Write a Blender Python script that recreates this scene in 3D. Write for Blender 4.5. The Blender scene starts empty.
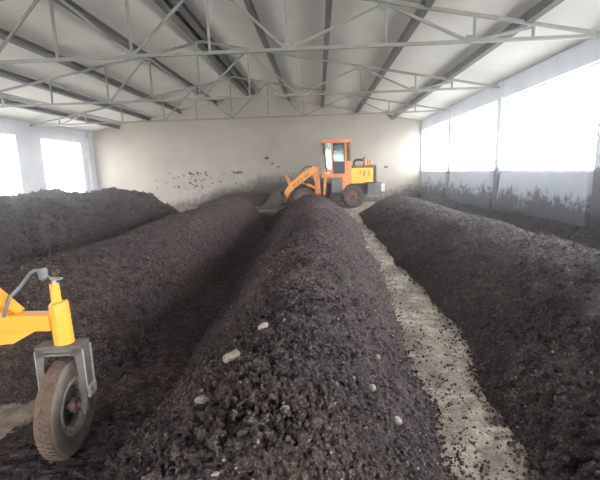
import bpy, bmesh, math, random
import numpy as np
from mathutils import Vector, Matrix

random.seed(7)
RNG = np.random.default_rng(11)
scene = bpy.context.scene
COL = scene.collection
PI = math.pi

# ------------------------------------------------------------------ dimensions of the shed
XL, XR = -11.09, 4.89
YB, YF = 19.58, -9.3
ZE, ZR, XRIDGE = 3.71, 5.24, -3.05
COLS = [-0.93 + 4.1 * k for k in range(-2, 6)]        # bay lines every 4.1 m


def roof_z(x):
    if x > XRIDGE:
        return ZR - (ZR - ZE) * (x - XRIDGE) / (XR - XRIDGE)
    return ZR - (ZR - ZE) * (XRIDGE - x) / (XRIDGE - XL)


# ------------------------------------------------------------------ materials
def new_mat(name):
    m = bpy.data.materials.new(name)
    m.use_nodes = True
    nt = m.node_tree
    b = nt.nodes['Principled BSDF']
    return m, nt, b


def ramp(nt, stops):
    r = nt.nodes.new('ShaderNodeValToRGB')
    els = r.color_ramp.elements
    full = lambda c: (*c, 1) if len(c) == 3 else c
    els[0].position, els[0].color = stops[0][0], full(stops[0][1])
    els[1].position, els[1].color = stops[-1][0], full(stops[-1][1])
    for p, c in stops[1:-1]:
        e = els.new(p)
        e.color = full(c)
    return r


def noise(nt, vec, scale, detail=6, rough=0.6, dist=0.0):
    n = nt.nodes.new('ShaderNodeTexNoise')
    n.inputs['Scale'].default_value = scale
    n.inputs['Detail'].default_value = detail
    n.inputs['Roughness'].default_value = rough
    n.inputs['Distortion'].default_value = dist
    nt.links.new(vec, n.inputs['Vector'])
    return n


def geo_pos(nt):
    g = nt.nodes.new('ShaderNodeNewGeometry')
    return g.outputs['Position']


def mix(nt, fac, a, b, mode='MIX'):
    m = nt.nodes.new('ShaderNodeMix')
    m.data_type = 'RGBA'
    m.blend_type = mode
    for sock, v in ((m.inputs[0], fac), (m.inputs[6], a), (m.inputs[7], b)):
        if hasattr(v, 'is_linked'):
            nt.links.new(v, sock)
        elif isinstance(v, (int, float)):
            sock.default_value = v
        else:
            sock.default_value = (*v, 1)
    return m.outputs[2]


def math_n(nt, op, a, b=None, clamp=False):
    m = nt.nodes.new('ShaderNodeMath')
    m.operation = op
    m.use_clamp = clamp
    for i, v in enumerate((a, b)):
        if v is None:
            continue
        if hasattr(v, 'is_linked'):
            nt.links.new(v, m.inputs[i])
        else:
            m.inputs[i].default_value = v
    return m.outputs[0]


def bump(nt, b, height, strength, dist):
    bp = nt.nodes.new('ShaderNodeBump')
    bp.inputs['Strength'].default_value = strength
    bp.inputs['Distance'].default_value = dist
    nt.links.new(height, bp.inputs['Height'])
    nt.links.new(bp.outputs['Normal'], b.inputs['Normal'])


def mat_compost(name, dark, mid, light, flecks=0.68):
    m, nt, b = new_mat(name)
    p = geo_pos(nt)
    n1 = noise(nt, p, 60, 9, 0.8)
    r = ramp(nt, [(0.36, dark), (0.53, mid), (0.70, light)])
    nt.links.new(n1.outputs['Fac'], r.inputs['Fac'])
    n2 = noise(nt, p, 1.3, 4, 0.6)
    r2 = ramp(nt, [(0.35, (0.75, 0.75, 0.80)), (0.7, (1.25, 1.15, 1.05))])
    nt.links.new(n2.outputs['Fac'], r2.inputs['Fac'])
    c = mix(nt, 1.0, r.outputs['Color'], r2.outputs['Color'], 'MULTIPLY')
    n5 = noise(nt, p, 15, 6, 0.75)
    r5 = ramp(nt, [(0.36, (0.55, 0.54, 0.55)), (0.5, (1.0, 1.0, 1.0)), (0.66, (1.75, 1.68, 1.6))])
    nt.links.new(n5.outputs['Fac'], r5.inputs['Fac'])
    c = mix(nt, 1.0, c, r5.outputs['Color'], 'MULTIPLY')
    n3 = noise(nt, p, 75, 2, 0.5)
    r3 = ramp(nt, [(flecks, (0, 0, 0)), (flecks + 0.05, (1, 1, 1))])
    nt.links.new(n3.outputs['Fac'], r3.inputs['Fac'])
    c = mix(nt, math_n(nt, 'MULTIPLY', r3.outputs['Color'], 0.55), c, tuple(min(1, v * 2.2) for v in light))
    nt.links.new(c, b.inputs['Base Color'])
    b.inputs['Roughness'].default_value = 0.92
    b.inputs['Specular IOR Level'].default_value = 0.25
    n4 = noise(nt, p, 28, 9, 0.8)
    bump(nt, b, n4.outputs['Fac'], 1.0, 0.05)
    return m


def mat_plain(name, col, rough=0.6, metal=0.0, var=0.15, scale=8.0, dirt=None, dirt_amt=0.0, bumpy=0.0):
    m, nt, b = new_mat(name)
    p = geo_pos(nt)
    n = noise(nt, p, scale, 5, 0.6)
    lo = tuple(v * (1 - var) for v in col)
    hi = tuple(min(1, v * (1 + var)) for v in col)
    r = ramp(nt, [(0.3, lo), (0.7, hi)])
    nt.links.new(n.outputs['Fac'], r.inputs['Fac'])
    c = r.outputs['Color']
    if dirt:
        n2 = noise(nt, p, scale * 2.3, 7, 0.7, 0.4)
        r2 = ramp(nt, [(0.62 - 0.3 * dirt_amt, (0, 0, 0)), (0.72 - 0.2 * dirt_amt, (1, 1, 1))])
        nt.links.new(n2.outputs['Fac'], r2.inputs['Fac'])
        c = mix(nt, math_n(nt, 'MULTIPLY', r2.outputs['Color'], 0.8), c, dirt)
    nt.links.new(c, b.inputs['Base Color'])
    b.inputs['Roughness'].default_value = rough
    b.inputs['Metallic'].default_value = metal
    if bumpy:
        n3 = noise(nt, p, scale * 8, 5, 0.6)
        bump(nt, b, n3.outputs['Fac'], bumpy, 0.01)
    return m


def mat_floor():
    m, nt, b = new_mat('dusty_concrete')
    p = geo_pos(nt)
    n = noise(nt, p, 2.2, 8, 0.65, 0.3)
    r = ramp(nt, [(0.34, (0.13, 0.10, 0.08)), (0.5, (0.28, 0.225, 0.18)), (0.66, (0.54, 0.46, 0.385))])
    nt.links.new(n.outputs['Fac'], r.inputs['Fac'])
    n2 = noise(nt, p, 9, 9, 0.72, 0.5)
    r2 = ramp(nt, [(0.46, (0, 0, 0)), (0.62, (1, 1, 1))])
    nt.links.new(n2.outputs['Fac'], r2.inputs['Fac'])
    c = mix(nt, math_n(nt, 'MULTIPLY', r2.outputs['Color'], 0.75), r.outputs['Color'], (0.085, 0.068, 0.06))
    nt.links.new(c, b.inputs['Base Color'])
    b.inputs['Roughness'].default_value = 0.85
    n3 = noise(nt, p, 30, 8, 0.7)
    bump(nt, b, n3.outputs['Fac'], 0.6, 0.03)
    return m


def mat_wall(name, base, stain_z, stain_soft, stain_col=(0.07, 0.058, 0.052), amp=1.0, freq=0.55, xprof=None):
    """Plaster whose foot is soiled by compost up to a ragged line."""
    m, nt, b = new_mat(name)
    p = geo_pos(nt)
    sep = nt.nodes.new('ShaderNodeSeparateXYZ')
    nt.links.new(p, sep.inputs[0])
    n = noise(nt, p, 0.9, 6, 0.6)
    r = ramp(nt, [(0.3, tuple(v * 0.88 for v in base)), (0.7, tuple(min(1, v * 1.08) for v in base))])
    nt.links.new(n.outputs['Fac'], r.inputs['Fac'])
    c = r.outputs['Color']
    nb = noise(nt, p, freq, 3, 0.5)
    nf = noise(nt, p, 5.0, 8, 0.75)
    # line height = stain_z + amp*(big-0.5) + 0.5*(fine-0.5)
    big = math_n(nt, 'MULTIPLY', math_n(nt, 'SUBTRACT', nb.outputs['Fac'], 0.5), amp * 2.0)
    fine = math_n(nt, 'MULTIPLY', math_n(nt, 'SUBTRACT', nf.outputs['Fac'], 0.5), 1.5)
    line = math_n(nt, 'ADD', math_n(nt, 'ADD', big, fine), stain_z)
    if xprof:
        mr = nt.nodes.new('ShaderNodeMapRange')
        nt.links.new(sep.outputs['X'], mr.inputs['Value'])
        mr.inputs['From Min'].default_value = XL
        mr.inputs['From Max'].default_value = XR
        rr = ramp(nt, [((x - XL) / (XR - XL), (v, v, v)) for x, v in xprof])
        nt.links.new(mr.outputs['Result'], rr.inputs['Fac'])
        line = math_n(nt, 'ADD', line, math_n(nt, 'SUBTRACT', rr.outputs['Color'], 0.0))
    d = math_n(nt, 'DIVIDE', math_n(nt, 'SUBTRACT', line, sep.outputs['Z']), stain_soft, True)
    c = mix(nt, math_n(nt, 'MULTIPLY', d, 0.93), c, stain_col)
    nt.links.new(c, b.inputs['Base Color'])
    b.inputs['Roughness'].default_value = 0.9
    n3 = noise(nt, p, 20, 6, 0.6)
    bump(nt, b, n3.outputs['Fac'], 0.25, 0.01)
    return m


M = {}
M['compost'] = mat_compost('dark_compost', (0.016, 0.012, 0.0125), (0.078, 0.060, 0.058), (0.20, 0.162, 0.148))
M['compost_grey'] = mat_compost('weathered_compost', (0.018, 0.015, 0.016), (0.078, 0.066, 0.065), (0.21, 0.185, 0.175))
M['crumb'] = mat_compost('compost_crumbs', (0.018, 0.014, 0.0135), (0.09, 0.071, 0.066), (0.26, 0.22, 0.195))
M['pale_clod'] = mat_plain('dry_pale_clod', (0.25, 0.215, 0.18), 0.95, var=0.35, scale=40, bumpy=0.5)
M['floor'] = mat_floor()
M['yard'] = mat_plain('pale_concrete_yard', (0.60, 0.59, 0.57), 0.9, var=0.1, scale=0.5)
M['wall_back'] = mat_wall('plaster_end_wall', (0.34, 0.305, 0.26), 0.0, 0.50, amp=0.5, freq=0.6,
                          xprof=[(-8, 0.12), (-6.6, 0.40), (-4.6, 1.0), (-2.6, 1.5), (-0.5, 1.5), (1.5, 0.9), (2.6, 0.55), (4.6, 0.85)])
M['wall_left'] = mat_wall('plaster_left_wall', (0.42, 0.42, 0.44), 0.5, 0.4)
M['wall_right'] = mat_wall('plaster_right_wall', (0.55, 0.57, 0.61), 1.6, 0.22, (0.05, 0.05, 0.057), amp=0.15)
M['panel'] = mat_wall('soiled_render', (0.37, 0.39, 0.43), 0.98, 0.28, (0.055, 0.055, 0.062), amp=0.5, freq=1.3)
M['ceiling'] = mat_plain('white_roof_sheet', (0.55, 0.525, 0.485), 0.8, var=0.08, scale=0.7)
M['steel'] = mat_plain('grey_green_painted_steel', (0.20, 0.20, 0.175), 0.55, var=0.12, scale=5)
M['purlin'] = mat_plain('dull_purlin_steel', (0.10, 0.095, 0.09), 0.7, var=0.15, scale=3)
M['frame_white'] = mat_plain('white_window_frame', (0.7, 0.72, 0.75), 0.5, var=0.05)
M['orange'] = mat_plain('orange_machine_paint', (0.74, 0.25, 0.085), 0.45, var=0.12, scale=6, dirt=(0.16, 0.09, 0.05), dirt_amt=0.25)
M['arm_paint'] = mat_plain('orange_yellow_arm_paint', (0.84, 0.33, 0.04), 0.4, var=0.08, scale=6, dirt=(0.3, 0.14, 0.06), dirt_amt=0.2)
M['yellow'] = mat_plain('yellow_machine_paint', (0.86, 0.47, 0.045), 0.4, var=0.06, scale=4, dirt=(0.4, 0.24, 0.08), dirt_amt=0.1)
M['bright_yellow'] = mat_plain('bright_yellow_paint', (0.80, 0.325, 0.032), 0.38, var=0.05, scale=9)
M['black'] = mat_plain('black_paint', (0.022, 0.021, 0.022), 0.5, var=0.2)
M['rubber'] = mat_plain('dusty_rubber', (0.060, 0.052, 0.048), 0.9, var=0.3, scale=14, dirt=(0.15, 0.125, 0.11), dirt_amt=0.5, bumpy=0.3)
M['tread'] = mat_plain('muddy_rubber_tread', (0.125, 0.078, 0.05), 0.92, var=0.4, scale=22, dirt=(0.12, 0.10, 0.085), dirt_amt=0.5, bumpy=0.6)
M['sidewall'] = mat_plain('dusty_grey_sidewall', (0.17, 0.142, 0.12), 0.9, var=0.2, scale=18, dirt=(0.12, 0.10, 0.085), dirt_amt=0.3, bumpy=0.3)
M['chassis'] = mat_plain('dirty_dark_chassis', (0.065, 0.062, 0.066), 0.75, var=0.3, scale=8)
M['counter'] = mat_plain('grey_cast_counterweight', (0.13, 0.13, 0.14), 0.7, var=0.2, scale=5)
M['bucket'] = mat_plain('soiled_bucket_steel', (0.075, 0.066, 0.062), 0.75, var=0.35, scale=6, dirt=(0.05, 0.042, 0.04), dirt_amt=0.5)
M['fork'] = mat_plain('worn_grey_steel', (0.10, 0.085, 0.075), 0.65, var=0.25, scale=15, dirt=(0.10, 0.085, 0.075), dirt_amt=0.4, bumpy=0.2)
M['fork_edge'] = mat_plain('scuffed_bare_steel', (0.32, 0.29, 0.27), 0.5, var=0.3, scale=30)
M['rim'] = mat_plain('rusty_wheel_rim', (0.20, 0.115, 0.085), 0.7, var=0.3, scale=10)
M['rim_pale'] = mat_plain('chalky_wheel_rim', (0.36, 0.32, 0.29), 0.7, var=0.35, scale=25, dirt=(0.12, 0.09, 0.075), dirt_amt=0.4)
M['lamp'] = mat_plain('clear_lamp_lens', (0.6, 0.6, 0.57), 0.2, var=0.03)
M['hose'] = mat_plain('black_hose', (0.03, 0.03, 0.032), 0.5, var=0.1)
M['chrome'] = mat_plain('bright_piston_rod', (0.6, 0.6, 0.6), 0.25, metal=0.9, var=0.05)
M['seat'] = mat_plain('dark_seat_vinyl', (0.035, 0.04, 0.055), 0.6, var=0.2)
M['splat'] = mat_plain('dried_compost_splash', (0.025, 0.021, 0.02), 0.95, var=0.3, scale=30)


def mat_glass(name, tint, gloss):
    m, nt, b = new_mat(name)
    nt.nodes.remove(b)
    p = geo_pos(nt)
    n = noise(nt, p, 6, 3, 0.5)
    r = ramp(nt, [(0.3, tuple(v * 0.92 for v in tint)), (0.7, tint)])
    nt.links.new(n.outputs['Fac'], r.inputs['Fac'])
    tr = nt.nodes.new('ShaderNodeBsdfTransparent')
    nt.links.new(r.outputs['Color'], tr.inputs['Color'])
    gl = nt.nodes.new('ShaderNodeBsdfGlossy')
    gl.inputs['Roughness'].default_value = 0.08
    gl.inputs['Color'].default_value = (0.85, 0.97, 0.92, 1)
    mx = nt.nodes.new('ShaderNodeMixShader')
    mx.inputs[0].default_value = gloss
    nt.links.new(tr.outputs[0], mx.inputs[1])
    nt.links.new(gl.outputs[0], mx.inputs[2])
    nt.links.new(mx.outputs[0], nt.nodes['Material Output'].inputs['Surface'])
    return m


M['glass'] = mat_glass('tinted_cab_glass', (0.58, 0.70, 0.67), 0.05)
M['glass_pale'] = mat_glass('pale_cab_glass', (0.86, 0.97, 0.92), 0.2)


# ------------------------------------------------------------------ mesh builder
class MB:
    def __init__(self):
        self.v, self.f = [], []

    def add(self, vs, fs):
        o = len(self.v)
        self.v += [tuple(p) for p in vs]
        self.f += [tuple(i + o for i in q) for q in fs]
        return self

    def box(self, x0, x1, y0, y1, z0, z1, bev=0.0):
        if bev <= 0:
            vs = [(x, y, z) for z in (z0, z1) for y in (y0, y1) for x in (x0, x1)]
            fs = [(0, 2, 3, 1), (4, 5, 7, 6), (0, 1, 5, 4), (2, 6, 7, 3), (0, 4, 6, 2), (1, 3, 7, 5)]
            return self.add(vs, fs)
        bm = bmesh.new()
        bmesh.ops.create_cube(bm, size=1)
        for v in bm.verts:
            v.co = Vector(((x0 + x1) / 2 + v.co.x * (x1 - x0), (y0 + y1) / 2 + v.co.y * (y1 - y0), (z0 + z1) / 2 + v.co.z * (z1 - z0)))
        bmesh.ops.bevel(bm, geom=list(bm.edges), offset=bev, segments=2, affect='EDGES', profile=0.5)
        bm.verts.index_update()
        self.add([v.co for v in bm.verts], [[v.index for v in f.verts] for f in bm.faces])
        bm.free()
        return self

    def bar(self, a, b, w, h=None, up=(0, 0, 1)):
        """rectangular bar from a to b, width w (sideways), height h (along up)."""
        h = h or w
        a, b = Vector(a), Vector(b)
        d = (b - a).normalized()
        u = Vector(up)
        if abs(d.dot(u)) > 0.98:
            u = Vector((0, 1, 0))
        s = d.cross(u).normalized()
        u = s.cross(d).normalized()
        vs = [p + s * (i * w / 2) + u * (j * h / 2) for p in (a, b) for i, j in ((-1, -1), (1, -1), (1, 1), (-1, 1))]
        return self.add(vs, [(3, 2, 1, 0), (4, 5, 6, 7), (0, 1, 5, 4), (1, 2, 6, 5), (2, 3, 7, 6), (3, 0, 4, 7)])

    def tube(self, pts, r, n=12):
        pts = [Vector(p) for p in pts]
        rs = r if isinstance(r, (list, tuple)) else [r] * len(pts)
        rings = []
        ref = None
        for i, p in enumerate(pts):
            d = (pts[min(i + 1, len(pts) - 1)] - pts[max(i - 1, 0)]).normalized()
            if ref is None:
                ref = Vector((0, 0, 1)) if abs(d.z) < 0.9 else Vector((1, 0, 0))
            s = d.cross(ref).normalized()
            u = s.cross(d).normalized()
            ref = u
            rings.append([p + (s * math.cos(2 * PI * k / n) + u * math.sin(2 * PI * k / n)) * rs[i] for k in range(n)])
        vs = [p for q in rings for p in q]
        fs = []
        for i in range(len(pts) - 1):
            for k in range(n):
                a, b2 = i * n + k, i * n + (k + 1) % n
                fs.append((a, b2, b2 + n, a + n))
        fs.append(tuple(range(n))[::-1])
        fs.append(tuple((len(pts) - 1) * n + k for k in range(n)))
        return self.add(vs, fs)

    def lathe(self, prof, c, axis='y', n=40):
        """prof = closed loop of (r, t); t along the axis."""
        vs, fs = [], []
        m = len(prof)
        for k in range(n):
            a = 2 * PI * k / n
            for r, t in prof:
                if axis == 'y':
                    vs.append((c[0] + r * math.cos(a), c[1] + t, c[2] + r * math.sin(a)))
                elif axis == 'x':
                    vs.append((c[0] + t, c[1] + r * math.cos(a), c[2] + r * math.sin(a)))
                else:
                    vs.append((c[0] + r * math.cos(a), c[1] + r * math.sin(a), c[2] + t))
        for k in range(n):
            k2 = (k + 1) % n
            for j in range(m):
                j2 = (j + 1) % m
                fs.append((k * m + j, k * m + j2, k2 * m + j2, k2 * m + j))
        return self.add(vs, fs)

    def prism(self, poly, y0, y1, axis='y'):
        """poly in (x,z) extruded along y; or (y,z) along x when axis='x'."""
        n = len(poly)
        if axis == 'y':
            vs = [(a, y0, b) for a, b in poly] + [(a, y1, b) for a, b in poly]
        elif axis == 'x':
            vs = [(y0, a, b) for a, b in poly] + [(y1, a, b) for a, b in poly]
        else:
            vs = [(a, b, y0) for a, b in poly] + [(a, b, y1) for a, b in poly]
        fs = [tuple(range(n))[::-1], tuple(range(n, 2 * n))]
        fs += [(i, (i + 1) % n, (i + 1) % n + n, i + n) for i in range(n)]
        return self.add(vs, fs)

    def build(self, name, mat, parent=None, smooth=False, bevel=0.0):
        me = bpy.data.meshes.new(name)
        org = Vector((0, 0, 0))
        p = parent
        while p is not None:
            org += p.location
            p = p.parent
        me.from_pydata([tuple(Vector(q) - org) for q in self.v], [], self.f)
        bm = bmesh.new()
        bm.from_mesh(me)
        bmesh.ops.recalc_face_normals(bm, faces=bm.faces)
        bm.to_mesh(me)
        bm.free()
        me.materials.append(mat)
        if smooth:
            for q in me.polygons:
                q.use_smooth = True
            me.set_sharp_from_angle(angle=math.radians(35))
        o = bpy.data.objects.new(name, me)
        COL.objects.link(o)
        if parent:
            o.parent = parent
        if bevel:
            md = o.modifiers.new('edge', 'BEVEL')
            md.width = bevel
            md.segments = 2
            md.limit_method = 'ANGLE'
        return o


def tag(o, label=None, cat=None, group=None, kind=None):
    if label:
        o['label'] = label
    if cat:
        o['category'] = cat
    if group:
        o['group'] = group
    if kind:
        o['kind'] = kind
    return o


def thing(name, label, cat, loc, group=None):
    o = bpy.data.objects.new(name, None)
    o.empty_display_size = 0.2
    COL.objects.link(o)
    o.location = loc
    return tag(o, label, cat, group)


def struct(name, mb, mat, parent=None, smooth=False):
    o = mb.build(name, mat, parent, smooth)
    if parent is None:
        o['kind'] = 'structure'
    return o


# ------------------------------------------------------------------ numpy noise
def _hash(ix, iy, iz, seed):
    h = (ix.astype(np.int64) * 374761393 + iy.astype(np.int64) * 668265263 + iz.astype(np.int64) * 2147483647 + seed * 1274126177) & 0xFFFFFFFF
    h = ((h ^ (h >> 13)) * 1274126177) & 0xFFFFFFFF
    h = (h ^ (h >> 16)) & 0xFFFFFFFF
    return h / 4294967295.0


def vnoise(x, y, seed=0):
    ix, iy = np.floor(x), np.floor(y)
    fx, fy = x - ix, y - iy
    fx = fx * fx * (3 - 2 * fx)
    fy = fy * fy * (3 - 2 * fy)
    z = np.zeros_like(ix)
    a = _hash(ix, iy, z, seed)
    b = _hash(ix + 1, iy, z, seed)
    c = _hash(ix, iy + 1, z, seed)
    d = _hash(ix + 1, iy + 1, z, seed)
    return (a * (1 - fx) + b * fx) * (1 - fy) + (c * (1 - fx) + d * fx) * fy - 0.5


def fbm(x, y, seed=0, octv=4, gain=0.55):
    s, a, t = 0, 1.0, 0
    for k in range(octv):
        ang = 0.6 * k
        xr = x * math.cos(ang) - y * math.sin(ang)
        yr = x * math.sin(ang) + y * math.cos(ang)
        s = s + a * vnoise(xr * 2 ** k + 17.3 * k, yr * 2 ** k - 9.1 * k, seed + k)
        t += a
        a *= gain
    return s / t


# ------------------------------------------------------------------ setting
struct('floor', MB().box(XL - 0.24, XR + 0.3, YF, YB + 0.24, -0.2, 0.0), M['floor'])

# end wall with its gable
struct('wall_back', MB().prism([(XL, 0), (XR, 0), (XR, ZE), (XRIDGE, ZR), (XL, ZE)], YB, YB + 0.24), M['wall_back'])

struct('ground', MB().box(-60, 60, -60, 90, -0.5, -0.21), M['yard'])
# front gable behind the camera, added to limit light; wide gateway sized for brightness
struct('wall_front', MB().prism([(XL, 0), (-6.0, 0), (-6.0, 3.4), (3.2, 3.4), (3.2, 0), (XR, 0), (XR, ZE), (XRIDGE, ZR), (XL, ZE)], YF - 0.24, YF), M['wall_left'])
# left wall: piers and window openings, one per bay
lw = MB()
WT, WS = 3.17, 0.55  # hidden sill set low to let more light onto the end wall
ops = [(-4.5, -1.77), (-0.4, 2.33), (3.7, 6.43), (7.8, 10.53), (11.9, 14.63), (16.0, 18.73)]  # several unseen nearer openings added so light reaches the piles from the left
lw.box(XL - 0.24, XL, YF, YB + 0.24, 0, WS)
lw.box(XL - 0.24, XL, YF, YB + 0.24, WT, ZE)
edges = [YF] + [e for o in ops for e in o] + [YB + 0.24]
for i in range(0, len(edges), 2):
    lw.box(XL - 0.24, XL, edges[i], edges[i + 1], WS, WT)
struct('wall_left', lw, M['wall_left'])
tr = MB()
tr.box(XL, XL + 0.10, YB - 0.34, YB, 0, ZE)
tr.box(XL, XL + 0.16, YB - 0.5, YB - 0.34, 0, 3.4)
struct('trim_1', tr, M['wall_left'])
# right wall: low soiled panels, columns and a lintel
rw = MB()
rw.box(XR, XR + 0.24, YF, YB + 0.24, 0, 1.37)
rw.box(XR, XR + 0.24, YF, YB + 0.24, 3.27, ZE)
for y in COLS:
    rw.box(XR - 0.03, XR + 0.24, y - 0.13, min(y + 0.13, YB), 0, ZE)
rw.box(XR, XR + 0.24, YF, COLS[0], 1.37, 3.27)
struct('wall_right', rw, M['wall_right'])
for k in range(len(COLS) - 1):
    y0, y1 = COLS[k], COLS[k + 1]
    struct('trim_%d' % (k + 2), MB().prism([(y0 + 0.16, 0), (y1 - 0.17, 0), (y1 - 0.25, 0.5), (y1 - 0.50, 1.36), (y0 + 0.16, 1.36)],
                                           XR - 0.11, XR + 0.01, 'x'), M['panel'])
    w = MB()
    ym = (y0 + y1) / 2
    for (a, b2, c, d) in ((y0 + 0.13, y1 - 0.13, 1.37, 1.41), (y0 + 0.13, y1 - 0.13, 3.23, 3.27),
                          (y0 + 0.13, y0 + 0.17, 1.41, 3.23), (y1 - 0.17, y1 - 0.13, 1.41, 3.23), (ym - 0.025, ym + 0.025, 1.41, 3.23)):
        w.box(XR + 0.10, XR + 0.15, a, b2, c, d)
    struct('window_%d' % (k + 1), w, M['frame_white'])
for k, (a, b2) in enumerate(ops):
    w = MB()
    for (y0, y1, z0, z1) in ((a, b2, WS, WS + 0.05), (a, b2, WT - 0.05, WT), (a, a + 0.05, WS + 0.05, WT - 0.05), (b2 - 0.05, b2, WS + 0.05, WT - 0.05)):
        w.box(XL - 0.17, XL - 0.11, y0, y1, z0, z1)
    struct('window_%d' % (k + 8), w, M['frame_white'])

# roof: two sloping sheets under one name
cl = MB()
T = 0.06
cl.prism([(XL - 0.3, ZE - 0.03), (XRIDGE, ZR), (XRIDGE, ZR + T), (XL - 0.3, ZE - 0.03 + T)], YF, YB + 0.24)
cl.prism([(XRIDGE, ZR), (XR + 0.3, ZE - 0.03), (XR + 0.3, ZE - 0.03 + T), (XRIDGE, ZR + T)], YF, YB + 0.24)
struct('ceiling', cl, M['ceiling'])

# ------------------------------------------------------------------ purlins (run the length of the shed)
PUR = [(-9.59, 'lowest on the left slope, nearest the left eave'), (-7.99, 'second up from the left eave'),
       (-6.47, 'third up from the left eave'), (-4.75, 'just left of the ridge pair'),
       (-3.20, 'left one of the close pair at the ridge'), (-2.88, 'right one of the close pair at the ridge'),
       (-1.30, 'first one right of the ridge pair'),
       (0.25, 'seen straight above the loader cab'), (1.85, 'above the loader engine, second from the right eave'),
       (3.49, 'lowest on the right slope, above the bright windows')]
PH = 0.15
for x, where in PUR:
    zt = roof_z(x) - 0.02
    sl = -(ZR - ZE) / (XR - XRIDGE) if x > XRIDGE else (ZR - ZE) / (XRIDGE - XL)
    mb = MB()
    w = 0.15 if abs(x - XRIDGE) < 0.3 else 0.11
    # a channel: web and two flanges
    def q(dx, dz):
        return (x + dx, zt + sl * dx + dz)
    mb.prism([q(-w / 2, 0), q(w / 2, 0), q(w / 2, -0.02), q(-w / 2 + 0.02, -0.02), q(-w / 2 + 0.02, -PH + 0.02),
              q(w / 2, -PH + 0.02), q(w / 2, -PH), q(-w / 2, -PH)], YF, YB - 0.01)
    tag(mb.build('roof_purlin', M['purlin']), 'dark steel roof purlin running lengthwise, ' + where, 'roof beam')

# ------------------------------------------------------------------ trusses
ZC = 3.575
VX = [-9.9, -8.85, -7.41, -5.79, -4.54, -3.21, -1.83, -0.5, 1.18, 2.64, 3.6]


def truss(y, label):
    t = thing('roof_truss', label, 'roof truss', (XRIDGE, y, ZC))
    off = 0.02 + PH + 0.03

    def top(x):
        return roof_z(x) - off
    xl = XL + 0.25
    xr = XR - 0.25
    w = 0.055
    MB().bar((XL + 0.02, y, ZC), (XR - 0.05, y, ZC), w, w).build('bottom_chord', M['steel'], t)
    MB().bar((xl - 0.2, y, ZC + 0.01), (XRIDGE, y, top(XRIDGE)), w, w).build('top_chord', M['steel'], t)
    MB().bar((XRIDGE, y, top(XRIDGE)), (xr + 0.15, y, ZC + 0.01), w, w).build('top_chord', M['steel'], t)
    for x in VX:
        if top(x) - ZC < 0.08:
            continue
        MB().bar((x, y, ZC), (x, y, top(x)), 0.038, 0.038).build('vertical_strut', M['steel'], t)
    # zigzag web: bottom nodes and top nodes alternate
    seq = [(-8.85, 1), (-7.41, 0), (-7.41, 0), (-5.79, 0)]
    nodes = [(-5.79, 0), (-4.60, 1), (-3.21, 0), (-1.83, 1), (-0.5, 0), (1.15, 1), (2.58, 0), (3.6, 1)]
    for (xa, ta), (xb, tb) in zip(nodes[:-1], nodes[1:]):
        MB().bar((xa, y + 0.015, top(xa) if ta else ZC), (xb, y + 0.015, top(xb) if tb else ZC), 0.042, 0.042).build('diagonal_strut', M['steel'], t)
    for (xa, ta), (xb, tb) in (((-7.41, 1), (-5.79, 0)), ((-9.9, 0), (-8.85, 1)), ((-8.85, 1), (-7.41, 0))):
        MB().bar((xa, y + 0.015, top(xa) if ta else ZC), (xb, y + 0.015, top(xb) if tb else ZC), 0.036, 0.036).build('diagonal_strut', M['steel'], t)
    # gusset plates where webs meet the chord
    for x, b in nodes[:-1]:
        z = top(x) if b else ZC
        s = -1 if b else 1
        MB().prism([(x - 0.11, z), (x + 0.11, z), (x + 0.07, z + s * 0.10), (x - 0.07, z + s * 0.10)], y - 0.012, y + 0.012).build('gusset_plate', M['steel'], t)
    return t


truss(7.27, 'grey steel roof truss nearest the camera, across the top of the picture')
truss(11.37, 'grey steel roof truss in the middle, between the near one and the end-wall one')
truss(15.47, 'grey steel roof truss farthest away, just in front of the end wall')


# ------------------------------------------------------------------ compost windrows
def lerp_tab(y, tab):
    return np.interp(y, [t[0] for t in tab], [t[1] for t in tab])


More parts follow.
